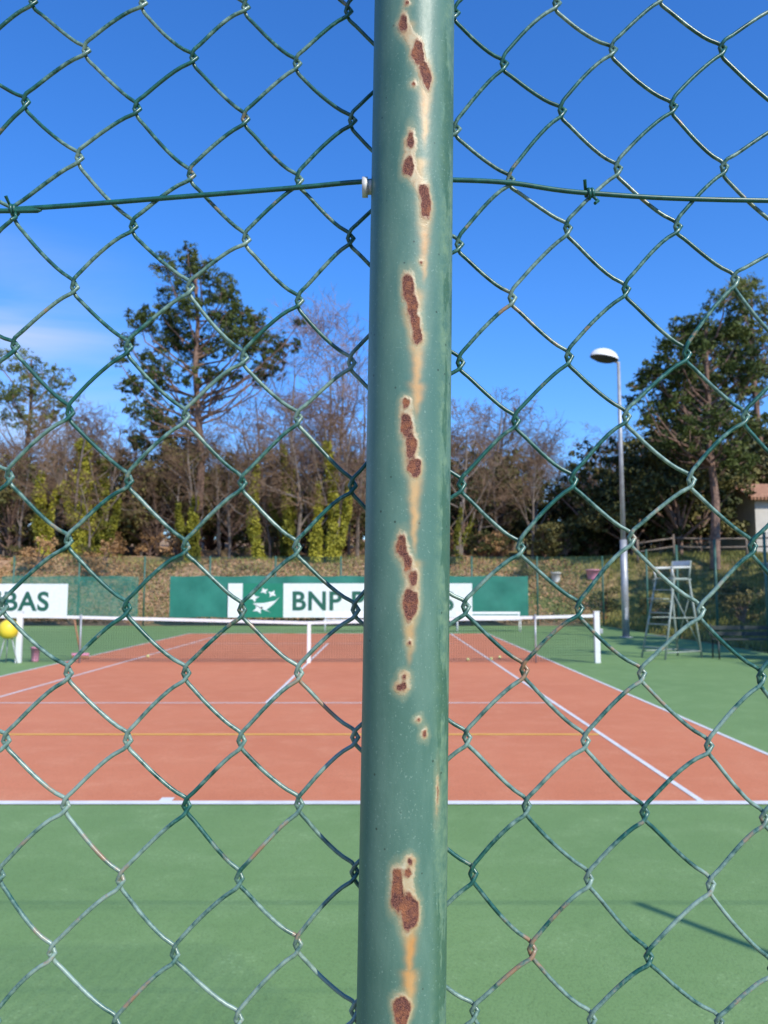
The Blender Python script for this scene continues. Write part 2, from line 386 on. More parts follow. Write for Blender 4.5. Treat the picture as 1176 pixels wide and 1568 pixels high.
# ------------------------------------------------------------ house
hx,hy=24.6,47.6; hzz=float(hz(20.5,45))-.2
house=empty('small_house',(hx,hy,hzz))
M_wall=simple('render_wall',(.5,.46,.4),(.62,.58,.5),2,.9)
m,nt,b=node_mat('roof_tiles'); f=noise(nt,6,4); wv=N(nt,'ShaderNodeTexWave',wave_type='BANDS',bands_direction='X'); wv.inputs['Scale'].default_value=1.6
nt.links.new(N(nt,'ShaderNodeTexCoord').outputs['Object'],wv.inputs['Vector'])
nt.links.new(ramp(nt,f,[(.3,(.32,.14,.08)),(.7,(.55,.3,.18))]),b.inputs['Base Color']); b.inputs['Roughness'].default_value=.85; bump(nt,b,wv.outputs[0],1,.06); M_tile=m
box('walls',(8,5,3.3),(0,0,1.65),M_wall,house)
V=[(-4.4,-2.95,3.2),(4.4,-2.95,3.2),(4.4,0,4.3),(-4.4,0,4.3),(-4.4,2.95,3.2),(4.4,2.95,3.2)]
ro=mk('roof',V,[(0,1,2,3),(3,2,5,4)],M_tile,house); so_=ro.modifiers.new('s','SOLIDIFY'); so_.thickness=.16; so_.offset=1
for nm,gx in(('gable_a',-4),('gable_b',4)): mk(nm,[(gx,-2.5,3.3),(gx,2.5,3.3),(gx,0,4.22)],[(0,1,2)],M_wall,house)
box('window_glass',(1,.04,1.1),(-1.6,-2.52,1.7),M_dark,house); box('window_frame_top',(1.2,.08,.1),(-1.6,-2.54,2.3),M_white,house); box('window_sill',(1.3,.14,.08),(-1.6,-2.57,1.1),M_white,house)
box('door',(.95,.05,2.1),(1.4,-2.53,1.05),M_bark,house); box('side_window',(.04,.9,1),(-4.02,.3,1.8),M_dark,house)
rf=empty('wooden_rail_fence')
pp=[(13.2,42.5),(15.2,42.8),(17.2,43),(19.2,43.2),(21.2,42.4),(23.4,42)]
for q,(a,b_) in enumerate(pp):
    z=float(hz(a,b_)); rod('post',(a,b_,z-.2),(a,b_,z+1.15),.07,M_barkgrey,rf,n=8)
    if q:
        pa,pb=pp[q-1]; z0=float(hz(pa,pb))
        for dz in(.95,.5): rod('rail',(pa,pb,z0+dz),(a,b_,z+dz),.045,M_barkgrey,rf,n=8)
def tub(name,x,y,r,h,mat):
    z=float(hz(x,y)); prof=[(r*.75,0),(r,h*.9),(r*1.1,h*.9),(r*1.1,h),(r*.93,h),(r*.7,.06)]; n=20;V=[];F=[]
    for (a,c) in prof:
        for q in range(n): V.append((a*math.cos(q/n*6.2832),a*math.sin(q/n*6.2832),c))
    for j in range(len(prof)-1):
        for q in range(n): F.append((j*n+q,j*n+(q+1)%n,(j+1)*n+(q+1)%n,(j+1)*n+q))
    F.append(list(range(5*n,6*n)))
    return mk(name,V,F,mat,None,smooth=True,loc=(x,y,z-.03))
M_pink=simple('pink_plastic',(.65,.24,.36),(.75,.32,.43),5,.5)
tub('pink_tub',10.7,42,.33,.5,M_pink); tub('white_planter',8.9,42.4,.25,.5,M_white); tub('white_planter',18.2,38.4,.45,.55,M_white)
M_yel=simple('yellow_plastic',(.75,.55,.03),(.85,.62,.05),5,.45)
bt=empty('ball_basket',(-8.25,18.1,0))
V=[];F=[];n=24
prof=[(.08,.55),(.17,.6),(.205,.7),(.205,.82),(.16,.9),(.08,.95),(.0,.96)]
for (a,c) in prof:
    for q in range(n): V.append((a*math.cos(q/n*6.2832),a*math.sin(q/n*6.2832),c))
for j in range(len(prof)-1):
    for q in range(n): F.append((j*n+q,j*n+(q+1)%n,(j+1)*n+(q+1)%n,(j+1)*n+q))
mk('bag',V,F,M_yel,bt,smooth=True)
for a in (0,2.1,4.2): rod('leg',(.08*math.cos(a),.08*math.sin(a),.58),(.22*math.cos(a),.22*math.sin(a),0),.012,M_greymet,bt,n=8)
tb=tub('pink_tub',-7.85,18.6,.1,.32,M_pink); tb.location.z=.012
br=empty('court_broom',(-7.15,19.3,0))
M_broom=simple('broom_wood',(.3,.14,.06),(.42,.2,.1),9,.7)
rod('handle',(-.12,0,.95),(.06,0,.12),.022,M_broom,br,n=8); box('head',(.4,.06,.06),(.06,0,.11),M_pink,br,bev=.01); box('bristles',(.38,.05,.08),(.06,0,.045),M_broom,br,bev=.005)

# ------------------------------------------------------------ trees
def bare_tree_mesh(name,h,seed,spread=.45,lv=(9,6,5,3),twr=.014,trunk=.14,mats=None,low=.25):
    r=np.random.default_rng(seed)
    A={0:[],1:[],2:[]}
    def branch(p,d,L,rad,lvl):
        ns=5 if lvl==0 else (4 if lvl==1 else (3 if lvl==2 else 2))
        pts=[p]; dd=d/np.linalg.norm(d)
        for s in range(ns):
            dd=dd+r.normal(size=3)*(.07 if lvl==0 else .17)+np.array([0,0,.05 if lvl<3 else 0]); dd/=np.linalg.norm(dd)
            pts.append(pts[-1]+dd*L/ns)
        for s in range(ns):
            ra=rad*(1-.75*s/ns); rb=rad*(1-.75*(s+1)/ns)
            A[min(lvl,2)].append((*pts[s],*pts[s+1],ra,rb))
        if lvl>=len(lv): return
        for c in range(lv[lvl]):
            t=(low+(1-low)*(c+r.uniform(0,1))/lv[lvl]) if lvl==0 else r.uniform(.2,1)
            k=min(int(t*ns),ns-1); q=pts[k]+(pts[k+1]-pts[k])*(t*ns-k)
            ax=r.normal(size=3); ax-=ax.dot(dd)*dd; ax/=np.linalg.norm(ax)
            nd=dd*(.75 if lvl==0 else .8)+ax*(spread*1.9 if lvl==0 else .75)
            branch(q,nd,L*(.5*(1.15-.6*t) if lvl==0 else .52)*r.uniform(.7,1.25),max(rad*(1-.7*t)*.55,twr),lvl+1)
    branch(np.zeros(3),np.array([r.normal()*.06,r.normal()*.06,1.]),h*.85,trunk,0)
    a0=np.array(A[0]+A[1]); a2=np.array(A[2])
    V0,F0=tubes(a0[:,:3],a0[:,3:6],a0[:,6],a0[:,7],7); V2,F2=tubes(a2[:,:3],a2[:,3:6],a2[:,6],a2[:,7],3)
    V,F=merge([(V0,F0),(V2,F2)])
    me=bpy.data.meshes.new(name); me.from_pydata(V.tolist(),[],F.tolist()); 
    for mm in (mats or [M_barkgrey,M_twig]): me.materials.append(mm)
    mi=np.zeros(len(F),dtype=np.int32); mi[len(F0):]=1; me.polygons.foreach_set('material_index',mi); me.update()
    return me
def clump_leaves(clumps,per,w,h,sub=10,flat=.75,seed=1,upb=.3,s0=.2,s1=.5):
    r=np.random.default_rng(seed); C=[]
    for (x,y,z,rad,*k) in clumps:
        n=int(per*rad**1.6); 
        sc=r.normal(size=(sub,3)); sc/=np.linalg.norm(sc,axis=1,keepdims=True); sc*=r.uniform(.3,1.05,(sub,1))*rad*np.array([1,1,flat])
        sr=rad*r.uniform(s0,s1,sub)
        idx=r.integers(0,sub,n)
        p=r.normal(size=(n,3)); p/=np.linalg.norm(p,axis=1,keepdims=True); p*=(r.uniform(0,1,(n,1))**.5)*sr[idx][:,None]*np.array([1,1,.7])
        C.append(np.array([x,y,z])+sc[idx]+p)
    C=np.concatenate(C); nr=np.zeros_like(C); nr[:,2]=upb
    return leafquads(C,w,h,r,nr)
def pine(name,loc,sc,trunkpts,clumps,seed,per=400,trunk_r=.3,depth=2.4,w=.085,h=.3,grow=1.0,reps=2):
    e=empty(name,loc); r=np.random.default_rng(seed)
    tp=np.array([(a*sc,0,c*sc) for a,c in trunkpts]); n=len(tp)
    rr=np.linspace(trunk_r,trunk_r*.3,n)
    V,F=tubes(tp[:-1],tp[1:],rr[:-1],rr[1:],10); parts=[(V,F)]
    cl=[]
    for (a,c,q) in clumps:
        for rep in range(reps):
            cl.append((a*sc+r.normal()*.3,r.normal()*depth*(.8 if rep else .5)*(1-.3*rep),c*sc+r.normal()*.3,q*sc*r.uniform(.8,1.15)*grow))
    A=[]
    for (x,y,z,q) in cl:
        zt=max(z-abs(x)*.45-1.2-abs(y)*.3,tp[-1][2]*.42); zt=min(zt,tp[-1][2])
        k=np.interp(zt,tp[:,2],np.arange(n)); i0=int(min(k,n-2)); q0=tp[i0]+(tp[i0+1]-tp[i0])*(k-i0)
        q3=np.array([x,y,z]); q1=q0+(q3-q0)*np.array([.4,.4,.2])+r.normal(size=3)*.15; q2=q0+(q3-q0)*np.array([.8,.8,.65])+r.normal(size=3)*.15
        for a_,b_,ra,rb in((q0,q1,.075,.055),(q1,q2,.055,.04),(q2,q3,.04,.02)): A.append((*a_,*b_,ra,rb))
        for s in range(6):
            d=r.normal(size=3); d/=np.linalg.norm(d); A.append((*q3,*(q3+d*q*.85),.02,.01))
    A=np.array(A); parts.append(tubes(A[:,:3],A[:,3:6],A[:,6],A[:,7],5))
    V,F=merge(parts); mk('trunk_and_limbs',V,F,M_bark,e)
    V,F=clump_leaves(cl,per,w,h,20,.8,seed+1,s0=.14,s1=.36); mk('needles',V,F,M_pine,e)
    return e
c1=[(-15,458,30),(-50,430,30),(20,440,28),(50,415,25),(-65,390,38),(-10,395,38),(40,370,40),(85,360,30),(-90,360,28),(125,335,24),(152,358,15),(-50,340,36),(0,330,36),(60,325,32),(-98,320,25),(108,308,24),(-60,290,30),(2,285,26),(-95,270,24),(42,288,18),(-75,240,25),(-20,240,15),(-60,210,30),(-114,342,17),(30,262,12),(78,385,22),(-20,472,16),(60,385,26),(90,330,26),(-80,215,22),(-85,185,22),(75,295,18),(-105,300,16)]
bx,by=-11.5,50
pine('pine_tree',(bx,by,float(hz(bx,by))-.2),.04,[(0,0),(3,90),(5,160),(-2,230),(-8,300),(-5,370),(-12,455)],c1,11,grow=1.0)
c2=[(0,300,30),(-25,285,26),(30,280,26),(-45,250,28),(10,255,34),(48,240,22),(-20,225,28),(30,215,26),(-55,210,22),(60,205,14),(0,190,22)]
bx,by=-26.5,60
pine('pine_tree',(bx,by,float(hz(bx,by))),.048,[(0,0),(-4,120),(2,220),(0,300)],c2,21,per=220,trunk_r=.22)
c3=[(-30,345,22),(5,362,24),(40,345,30),(-60,325,24),(0,320,32),(55,300,34),(-80,295,20),(-40,280,28),(20,262,36),(-105,250,18),(-62,232,26),(-10,215,32),(50,210,32),(-95,212,14),(-70,185,22),(-30,165,28),(30,150,30),(-20,300,26),(30,290,28),(-85,268,22),(-40,250,28)]
bx,by=16.6,41
pine('pine_tree',(bx,by,float(hz(bx,by))),.0355,[(0,0),(4,100),(-3,200),(0,350)],c3,31,trunk_r=.26,grow=1.05)
c4=[(0,420,26),(-30,400,26),(35,395,30),(60,370,30),(-10,370,34),(-50,350,26),(20,330,36),(-30,300,32),(50,290,34),(0,250,34),(-50,240,26),(40,220,30),(-20,190,30),(-20,340,30),(10,280,30)]
for q,(bx,by,s_) in enumerate(((25.5,55,.044),(20.6,53,.036))):
    pine('pine_tree',(bx,by,float(hz(bx,by))),s_,[(0,0),(4,150),(-3,300),(0,410)],c4,41+q*3,trunk_r=.28,per=300,grow=1.1)
# pines to the right of the court; their shade falls on the bank and the side of the court
for q,(bx,by,hh) in enumerate(((19.5,7,.032),(21.5,11.5,.034),(17.5,14.5,.03),(20.5,22,.032),(23.5,27.5,.034))):
    pine('pine_tree',(bx,by,float(hz(bx,by))),hh,[(0,0),(4,100),(-3,200),(0,350)],c3,51+q,per=80,w=.28,h=.5)

wood=empty('background_woodland')
bt_=[bare_tree_mesh('bare_tree_%d'%q,9.5,100+q,spread=.4+.05*q) for q in range(5)]
bt_.append(bare_tree_mesh('bare_tree_red',13,120,spread=.33,mats=[M_barkgrey,M_twigp]))
def inst(me,x,y,s,parent=wood,rz=None,name='tree',dz=-.15,sz=None):
    o=bpy.data.objects.new(name,me); link(o,parent); o.location=(x,y,float(hz(x,y))+dz)
    o.scale=(s,s,s if sz is None else sz); o.rotation_euler=(0,0,random.uniform(0,6.28) if rz is None else rz); return o
def oak_mesh(name,seed,h=6,rad=2.6,mat=M_oak,n=16,per=260,w=.16):
    r=np.random.default_rng(seed); cl=[]
    for q in range(n):
        a=r.uniform(0,6.28); t=r.uniform(0,1); rr=rad*r.uniform(.2,1)*(1-.5*abs(t-.4))
        cl.append((rr*math.cos(a),rr*math.sin(a),h*(.25+.72*t),rad*r.uniform(.28,.5)))
    V,F=clump_leaves(cl,per,w,w*1.3,10,.8,seed)
    A=[]
    for (x,y,z,q) in cl:
        m0=np.array([0,0,z*.35]); m1=np.array([x*.5,y*.5,z*.7]); A+= [(0,0,0,*m0,.14,.1),(*m0,*m1,.08,.05),(*m1,x,y,z,.05,.02)]
    A=np.array(A); V2,F2=tubes(A[:,:3],A[:,3:6],A[:,6],A[:,7],5)
    nf=len(F2); V,F=merge([(V2,F2),(V,F)])
    me=bpy.data.meshes.new(name); me.from_pydata(V.tolist(),[],F.tolist()); me.materials.append(M_bark); me.materials.append(mat)
    mi=np.ones(len(F),dtype=np.int32); mi[:nf]=0; me.polygons.foreach_set('material_index',mi); me.update(); return me
oaks=[oak_mesh('evergreen_%d'%q,200+q) for q in range(3)]
drys=[oak_mesh('dry_shrub_%d'%q,220+q,2.6,1.5,M_dry,12,300,.12) for q in range(2)]
shr=[oak_mesh('green_shrub_%d'%q,230+q,2.4,1.4,M_oak,12,300,.12) for q in range(2)]
for y0,n,smin,smax in ((47.5,14,.5,.75),(50.5,20,.6,.9),(55,24,.7,.98),(61,26,.8,1.05),(69,28,.9,1.15)):
    half=y0*.54
    for q in range(n):
        x=-half+2*half*(q+random.uniform(.1,.9))/n; y=y0+random.uniform(-1.8,1.8)
        if x>11.5 and y<48: continue
        if x/y>.42 and y<60: continue
        k=random.uniform(smin,smax)
        px=x/y*1250+588
        if 850<px<930: k*=.7
        inst(bt_[random.randrange(5)],x,y,k)
for y0,n,smin,smax in ((53,16,.5,1.0),(59,22,.7,1.25),(66,26,.8,1.4),(76,30,.9,1.6)):
    half=y0*.56
    for q in range(n):
        x=-half+2*half*(q+random.uniform(.1,.9))/n
        k=random.uniform(smin,smax)
        if 850<x/y0*1250+588<930: k*=.7
        inst(oaks[random.randrange(3)],x,y0+random.uniform(-2,2),k)
for (x,y,k) in ((-14.2,51,1.2),(-12.6,53,1.3),(-16,55,1.3),(-9.8,52,1.0),(13.6,44.5,1.0),(15.5,46,1.3),(18.0,48.5,1.45),(12.2,47,1.1),(22,54,1.7),(27,56,1.8),(10.3,52,.9),(15.8,43.5,1.1),(17.6,45.5,1.1),(-23,50,1.0),(-2.5,52,.95),(5,51,.95),(8,54,1.1),(14.5,48.5,1.4),(19.5,49,1.5)): inst(oaks[random.randrange(3)],x,y,k)
for (x,y,k) in ((-5.4,49,1.05),(-3.2,50.5,1.12),(-7.5,52,.95),(-4.2,56,1.2),(-1.6,48.5,.95)): inst(bt_[5],x,y,k)
for (x,y,k) in ((7.2,57,1.25),(9,60,1.3),(-20,50,1.0)): inst(bt_[2],x,y,k)
for q in range(34):
    x=random.uniform(-27,10); y=random.uniform(47,49.5)
    inst((drys+shr)[random.choice((0,0,1,2,2,3))],x,y,random.uniform(.4,.8))
for q in range(16):
    x=random.uniform(9,19); y=random.uniform(46,52); inst(shr[random.randrange(2)],x,y,random.uniform(.5,1.1))
for (x,y,k) in ((-20.5,41.5,.7),(-13,41,.55),(-14.6,42.2,.8),(-22,40,.8),(-18.2,43,.7)): inst(drys[0],x,y,k)
for (x,y,k) in ((10.6,39.2,.5),(12,37,.45),(11.2,33,.4),(13,30,.5),(14.5,34.5,.55),(11.8,27,.5),(14,25,.6),(7.6,43,.5),(-16,43.6,.5),(3.5,44.4,.4),(-11.5,43.8,.4)): inst(shr[random.randrange(2)],x,y,k)
def ivy_tree(x,y,h,rad,seed,k=.95):
    e=empty('ivy_clad_tree',(x,y,float(hz(x,y))-.1)); r=np.random.default_rng(seed)
    o=bpy.data.objects.new('bare_branches',bt_[seed%5]); link(o,e); o.scale=(k,k,k); o.rotation_euler=(0,0,r.uniform(0,6))
    parts=[];tr=[]
    stems=[(0,0,h,rad,r.normal()*.05)]+[(r.uniform(-.3,.3),.1,h*r.uniform(.55,.95),rad*.7,r.choice((-1,1))*r.uniform(.12,.28))]
    for (ox,oy,hh,rd,lean) in stems:
        n=int(1300*hh*rd/.35); t=r.uniform(0,1,n)**1.1; a=r.uniform(0,6.28,n)
        rr=rd*(1-.35*t)*(.62+.25*np.sin(t*hh*3.1+seed)+.25*np.sin(t*hh*7.7+a)+.3*np.abs(r.normal(size=n)))
        cx=ox+lean*t*hh+.12*np.sin(t*5+seed)
        parts.append(np.stack([cx+rr*np.cos(a),oy+rr*np.sin(a),t*hh*1.02+r.normal(size=n)*.1],1))
        ts=np.linspace(0,1.15,8); px_=ox+lean*ts*hh+.12*np.sin(ts*5+seed)
        P=np.stack([px_,oy+0*ts,ts*hh],1); rt=np.linspace(.13,.05,8); tr.append(tubes(P[:-1],P[1:],rt[:-1],rt[1:],8))
    V,F=leafquads(np.concatenate(parts),.12,.14,r); mk('ivy',V,F,M_ivy,e)
    V,F=merge(tr); mk('trunk',V,F,M_barkgrey,e)
for x,y,h,rad,sd in ((-10.9,46.4,3.8,.3,1),(-7.1,45.4,5.2,.26,2),(-5.0,45.6,6.4,.26,3),(-3.7,45.2,4.4,.27,4),(-2.7,45.2,6.6,.34,5),(-5.6,46.5,5.0,.22,6),(-17.2,46.3,6.6,.5,7),(-19.6,47,5,.36,8),(-16.2,47,5.5,.34,10),(4.2,46,3.0,.14,9)): ivy_tree(x,y,h,rad,sd)
n=26000; x=rng.uniform(-22,10.5,n); y=rng.uniform(37.8,47,n)
keep=(np.sin(x*.9+1)*np.sin(y*1.3+.4*x)+rng.normal(size=n)*.5)>-.55; x=x[keep]; y=y[keep]
C=np.stack([x,y,hz(x,y)+.03],1)
nr=np.zeros_like(C); nr[:,2]=1.6; V,F=leafquads(C,.13,.17,None,nr); mk('fallen_leaves',V,F,M_litter)
n=52000; x=rng.uniform(9.9,27,n); y=rng.uniform(19,47,n)
x[:9000]=rng.uniform(-20,10,9000); y[:9000]=rng.uniform(38,47,9000); z=hz(x,y); hgt=rng.uniform(.08,.24,n); a=rng.uniform(0,6.28,n)
d=np.stack([np.cos(a),np.sin(a),0*a],1)*.025; B=np.stack([x,y,z],1); T=B+np.stack([rng.normal(size=n)*.05,rng.normal(size=n)*.05,hgt],1)
V=np.stack([B-d,B+d,T+d*.3,T-d*.3],1).reshape(-1,3); mk('grass',V,np.arange(4*n).reshape(-1,4),M_grass)

# ------------------------------------------------------------ near chain-link fence
YM=.514
meas={0:[(-236,393),(-238,322),(-242,245),(-238,156),(-238,71),(-238,-11),(-233,-93),(-233,-173),(-232,-257)],
1:[(-199,358),(-201,283),(-201,195),(-201,112),(-199,30),(-196,-52),(-195,-132),(-200,-218)],
2:[(-162,392),(-164,317),(-164,236),(-165,155),(-162,68),(-161,-12),(-158,-93),(-160,-176),(-160,-259)],
3:[(-127,353),(-127,271),(-126,195),(-127,110),(-125,26),(-123,-52),(-121,-132),(-126,-219)],
4:[(-93,389),(-92,310),(-90,227),(-90,148),(-90,67),(-89,-13),(-88,-93),(-88,-175),(-87,-256)],
5:[(-58,349),(-56,268),(-55,186),(-55,109),(-55,26),(-53,-52),(-52,-131),(-52,-213)],
6:[(-24,386),(-21,309),(-22,228),(-21,145),(-20,65),(-18,-13),(-18,-91),(-18,-171),(-18,-251)],
7:[(12,345),(12,267),(13,186),(13,107),(15,27),(15,-52),(16,-131),(17,-215)],
8:[(48,385),(48,303),(49,224),(49,145),(49,66),(51,-11),(51,-91),(54,-172),(54,-251)],
9:[(80,349),(83,268),(83,188),(84,107),(86,26),(87,-50),(87,-132),(89,-216)],
10:[(116,392),(118,316),(120,235),(119,149),(120,69),(122,-12),(124,-93),(124,-175),(124,-256)],
11:[(153,359),(154,276),(157,194),(155,110),(156,32),(160,-52),(159,-136),(159,-220)],
12:[(186,397),(192,319),(192,236),(195,151),(195,69),(198,-13),(200,-96),(198,-178),(200,-257)],
13:[(226,360),(224,277),(228,201),(231,110),(232,27),(234,-54),(232,-139),(233,-227)]}
def node(k,i):
    """knot of the weave: column k, half-row i (i and k share parity); metres"""
    j=i//2
    if k in meas and 0<=j<len(meas[k]): x,z=meas[k][j]; return x/1000,z/1000
    kx=-238+36.1*k if (k<0 or k>13) else np.mean([p[0] for p in meas[k]])
    h_=math.sin(k*12.9898+i*78.233)*43758.5453; h_-=math.floor(h_)
    return (kx+(h_-.5)*3)/1000,(391-40.7*i+(h_-.5)*4)/1000
WR=.00128
def wire_pts(k,i0,i1,ns):
    out=[]
    r=random.Random(k*31+5)
    for i in range(i0,i1):
        aL=(i%2==k%2)
        A=node(k,i) if aL else node(k+1,i); B=node(k+1,i+1) if aL else node(k,i+1)
        Lp,Rp=(A,B) if aL else (B,A)
        P0=np.array([Lp[0]-.0018,Lp[1]]); P3=np.array([Rp[0]+.0024,Rp[1]]); d=P3-P0
        j=[r.uniform(-.0018,.0018) for _ in range(4)]
        C1=P0+np.array([.23*d[0]+j[0],.36*d[1]+j[1]]); C2=P3+np.array([-.36*d[0]+j[2],-.29*d[1]+j[3]])
        side=1 if aL else -1
        ts=np.linspace(0,1,ns+1)[:-1]
        fine_t=[0,.012,.03,.055,.09,.14,.21,.3,.4,.5,.6,.7,.79,.86,.91,.945,.97,.988]
        if ns>8: ts=np.array(fine_t)
        if not aL: 
            ts=1-ts
        for t in ts:
            p=P0*(1-t)**3+3*C1*t*(1-t)**2+3*C2*t*t*(1-t)+P3*t**3
            e0=math.exp(-(t/.06)**2); e1=math.exp(-((1-t)/.06)**2)
            sg_=1 if d[1]>0 else -1
            p=p+np.array([0,sg_*.0024*(1-e0)*math.exp(-(t/.16)**2)])-np.array([0,sg_*.0028*(1-e1)*math.exp(-((1-t)/.16)**2)])
            e_=min(t,1-t)/.07; e_=min(1,e_); e_=e_*e_*(3-2*e_)
            out.append((p[0],YM+side*.0017*e_,p[1]+CAMH))
    return out
fence=empty('chain_link_fence')
m,nt,b=node_mat('plastic_coated_wire'); geo=N(nt,'ShaderNodeNewGeometry'); pos=geo.outputs['Position']
sz=N(nt,'ShaderNodeSeparateXYZ'); nt.links.new(pos,sz.inputs[0])
low=math_(nt,'MULTIPLY',math_(nt,'SUBTRACT',1.75,sz.outputs['Z']),.22,clamp=True)
f=noise(nt,14,4,.6,vec=pos); g=noise(nt,160,5,.7,vec=pos); h=noise(nt,22,3,.6,vec=pos,stretch=(1,1,1.3))
col=ramp(nt,g,[(.3,(.006,.045,.034)),(.55,(.018,.105,.078)),(.75,(.05,.17,.13))])
fd=math_(nt,'ADD',math_(nt,'ADD',math_(nt,'MULTIPLY',f,.6),math_(nt,'MULTIPLY',g,.4)),low)
col=mixc(nt,ramp(nt,fd,[(.48,(0,0,0)),(.64,(.9,.9,.9))]),col,(.26,.36,.29))
rs=math_(nt,'ADD',math_(nt,'ADD',math_(nt,'MULTIPLY',h,.65),math_(nt,'MULTIPLY',g,.35)),math_(nt,'MULTIPLY',low,.55))
col=mixc(nt,ramp(nt,rs,[(.59,(0,0,0)),(.66,(.85,.85,.85))]),col,(.30,.16,.08))
nt.links.new(col,b.inputs['Base Color']); b.inputs['Roughness'].default_value=.3
bump(nt,b,g,.25,.0006); M_wire=m
def curveobj(name,splines,rad,res,mat,parent):
    c=bpy.data.curves.new(name,'CURVE'); c.dimensions='3D'; c.bevel_depth=rad; c.bevel_resolution=res; c.use_fill_caps=True
    for pts in splines:
        s=c.splines.new('POLY'); s.points.add(len(pts)-1)
        s.points.foreach_set('co',np.array([(*p,1) for p in pts]).ravel()); s.use_smooth=True
    c.materials.append(mat); o=bpy.data.objects.new(name,c); return link(o,parent)
NT=-36  # half rows above eye level, up to the top of the fence
fine=[];coarse=[]
for k in range(-1,14):
    fine.append(wire_pts(k,-2,20,15))
    coarse.append(wire_pts(k,NT,-2,6)+[wire_pts(k,-2,-1,6)[0]]); coarse.append(wire_pts(k,20,49,6))
for k in list(range(-38,-1))+list(range(14,52)): coarse.append(wire_pts(k,NT,49,6))
curveobj('woven_wires',fine,WR,3,M_wire,fence); curveobj('woven_wires_outer',coarse,WR,1,M_wire,fence)
tens=[(-251,245),(-242,246),(-200,249),(-127,255),(-55,261),(-19,264.5),(14,266),(47,266),(83,264),(135,257),(251,252)]
tp=[(-2.0,YM-.0035,CAMH+.245),(-.6,YM-.0035,CAMH+.243)]+[(a/1000,YM-.0035,CAMH+c/1000) for a,c in tens]+[(.6,YM-.0035,CAMH+.25),(2.0,YM-.0035,CAMH+.25)]
def cr(pts,n=8):
    P=[np.array(p) for p in pts]; P=[P[0]]+P+[P[-1]]; out=[]
    for q in range(1,len(P)-2):
        for t in np.arange(n)/n:
            out.append(tuple(.5*((2*P[q])+(-P[q-1]+P[q+1])*t+(2*P[q-1]-5*P[q]+4*P[q+1]-P[q+2])*t*t+(-P[q-1]+3*P[q]-3*P[q+1]+P[q+2])*t**3)))
    out.append(tuple(P[-1])); return out
m2,nt,b=node_mat('tension_wire_coating'); g=noise(nt,160,4,.7); nt.links.new(ramp(nt,g,[(.3,(.006,.055,.042)),(.7,(.018,.12,.088))]),b.inputs['Base Color']); b.inputs['Roughness'].default_value=.35
curveobj('tension_wire',[cr(tp)],.0016,4,m2,fence)
for zz in (-1.5,-.75,1.42,2.3): curveobj('tension_wire',[[(-2,YM-.0035,CAMH+zz),(2,YM-.0035,CAMH+zz)]],.0018,3,m2,fence)
def tie(x,z,seed):
    pts=[]
    for q in range(40):
        a=q/40*math.pi*2*1.7; rr=.0030
        pts.append((x-.0018+q/40*.0036,YM-.0025+rr*math.cos(a),CAMH+z+rr*math.sin(a)))
    pts=[(x-.004,YM-.006,CAMH+z+.008)]+pts+[(x+.004,YM-.007,CAMH+z-.007),(x+.0015,YM-.009,CAMH+z-.0095)]
    curveobj('wire_tie',[pts],.0011,3,m2,fence)
tie(.1345,.257,1); tie(-.2415,.246,2)
FH=4.0
rod('top_rail',(-4.1,YM,FH),(8.2,YM,FH),.0045,M_gpost,fence,n=12)
for xx in (-4.0,4.05,8.1): rod('neighbour_post',(xx,.486,0),(xx,.486,FH+.02),.0253,M_gpost,fence,n=24)

# ------------------------------------------------------------ rusty post
RP=.0253
SP=[(-16.7,339.1,2.6,5.2),(4.1,320.0,3.7,7.4),(11.8,310.0,2.6,4.5),(17.6,304.0,2.7,6.3),(-4.2,264.6,2.0,4.8),(-6.5,248.5,3.3,6),(17.9,226.1,3.1,9.4),(12.5,234.0,2.2,3.6),(-5.2,174.8,3.4,8.2),(1.0,163.9,3.1,6.5),(4.6,154.5,2.6,4.7),(8.2,146.1,2.6,5.2),(-5.7,106.4,2.2,2.6),(-5.3,93.8,3.3,6.2),(1.5,81.7,3.1,7.6),(6.5,68.9,4.0,5.2),(-9.2,24.2,3.0,5.8),(-1.0,14.7,2.2,4.6),(6.5,6.2,2.3,3.9),(3.1,-8.4,4.4,8.6),(-3.4,-48.5,1.1,1.1),(-9.2,-54.6,1.6,1.7),(-3.2,-53.5,1.1,1.9),(15.5,-72.1,0.9,0.9),(23.9,-80.1,1.1,1.5),(45.8,-114,0.3,1.6),(6.6,-148.1,1.1,1.5),(4.2,-153.9,1.9,2.2),(-9.3,-155.0,1.9,3.4),(-8.0,-165,3.6,9.4),(7.6,-174.5,4.9,9.4),(-1.0,-225.1,4.8,7.8),
(-12,352,1,1.2),(-1,300,.8,1),(3,-30,.6,.8),(12,190,.5,.6)]
DR=[(14.9,304,258),(16.2,224,176),(8.3,145,103),(7.1,68,18),(3.3,-10,-44),(8.0,-180.6,-214),(8.5,-208,-232),(8.0,250,228),(-10.9,336,322.3),(-1,78,60),(-1,160,140),(7,12,-2),(6,170,150),(8,115,96)]
BR=[(0,1),(1,2),(2,3),(4,5),(5,7),(6,7),(8,9),(9,10),(10,11),(12,13),(13,14),(14,15),(16,17),(17,18),(18,19),(28,29),(29,30),(26,27),(27,30),(20,22),(21,22)]
FZ=FH+.02-CAMH
nth=300; zz=np.unique(np.concatenate([np.linspace(-1.63,-.27,30),np.arange(-.27,.39,.0007),np.linspace(.39,FZ,30)]))
th=np.arange(nth)/nth*2*np.pi
TH,ZZ=np.meshgrid(th,zz)
ang=TH-np.pi
xx=RP*np.sin(ang); yy=-RP*np.cos(ang)
arc=ang*RP*1000; zm=ZZ*1000
sd=np.full(arc.shape,50.)
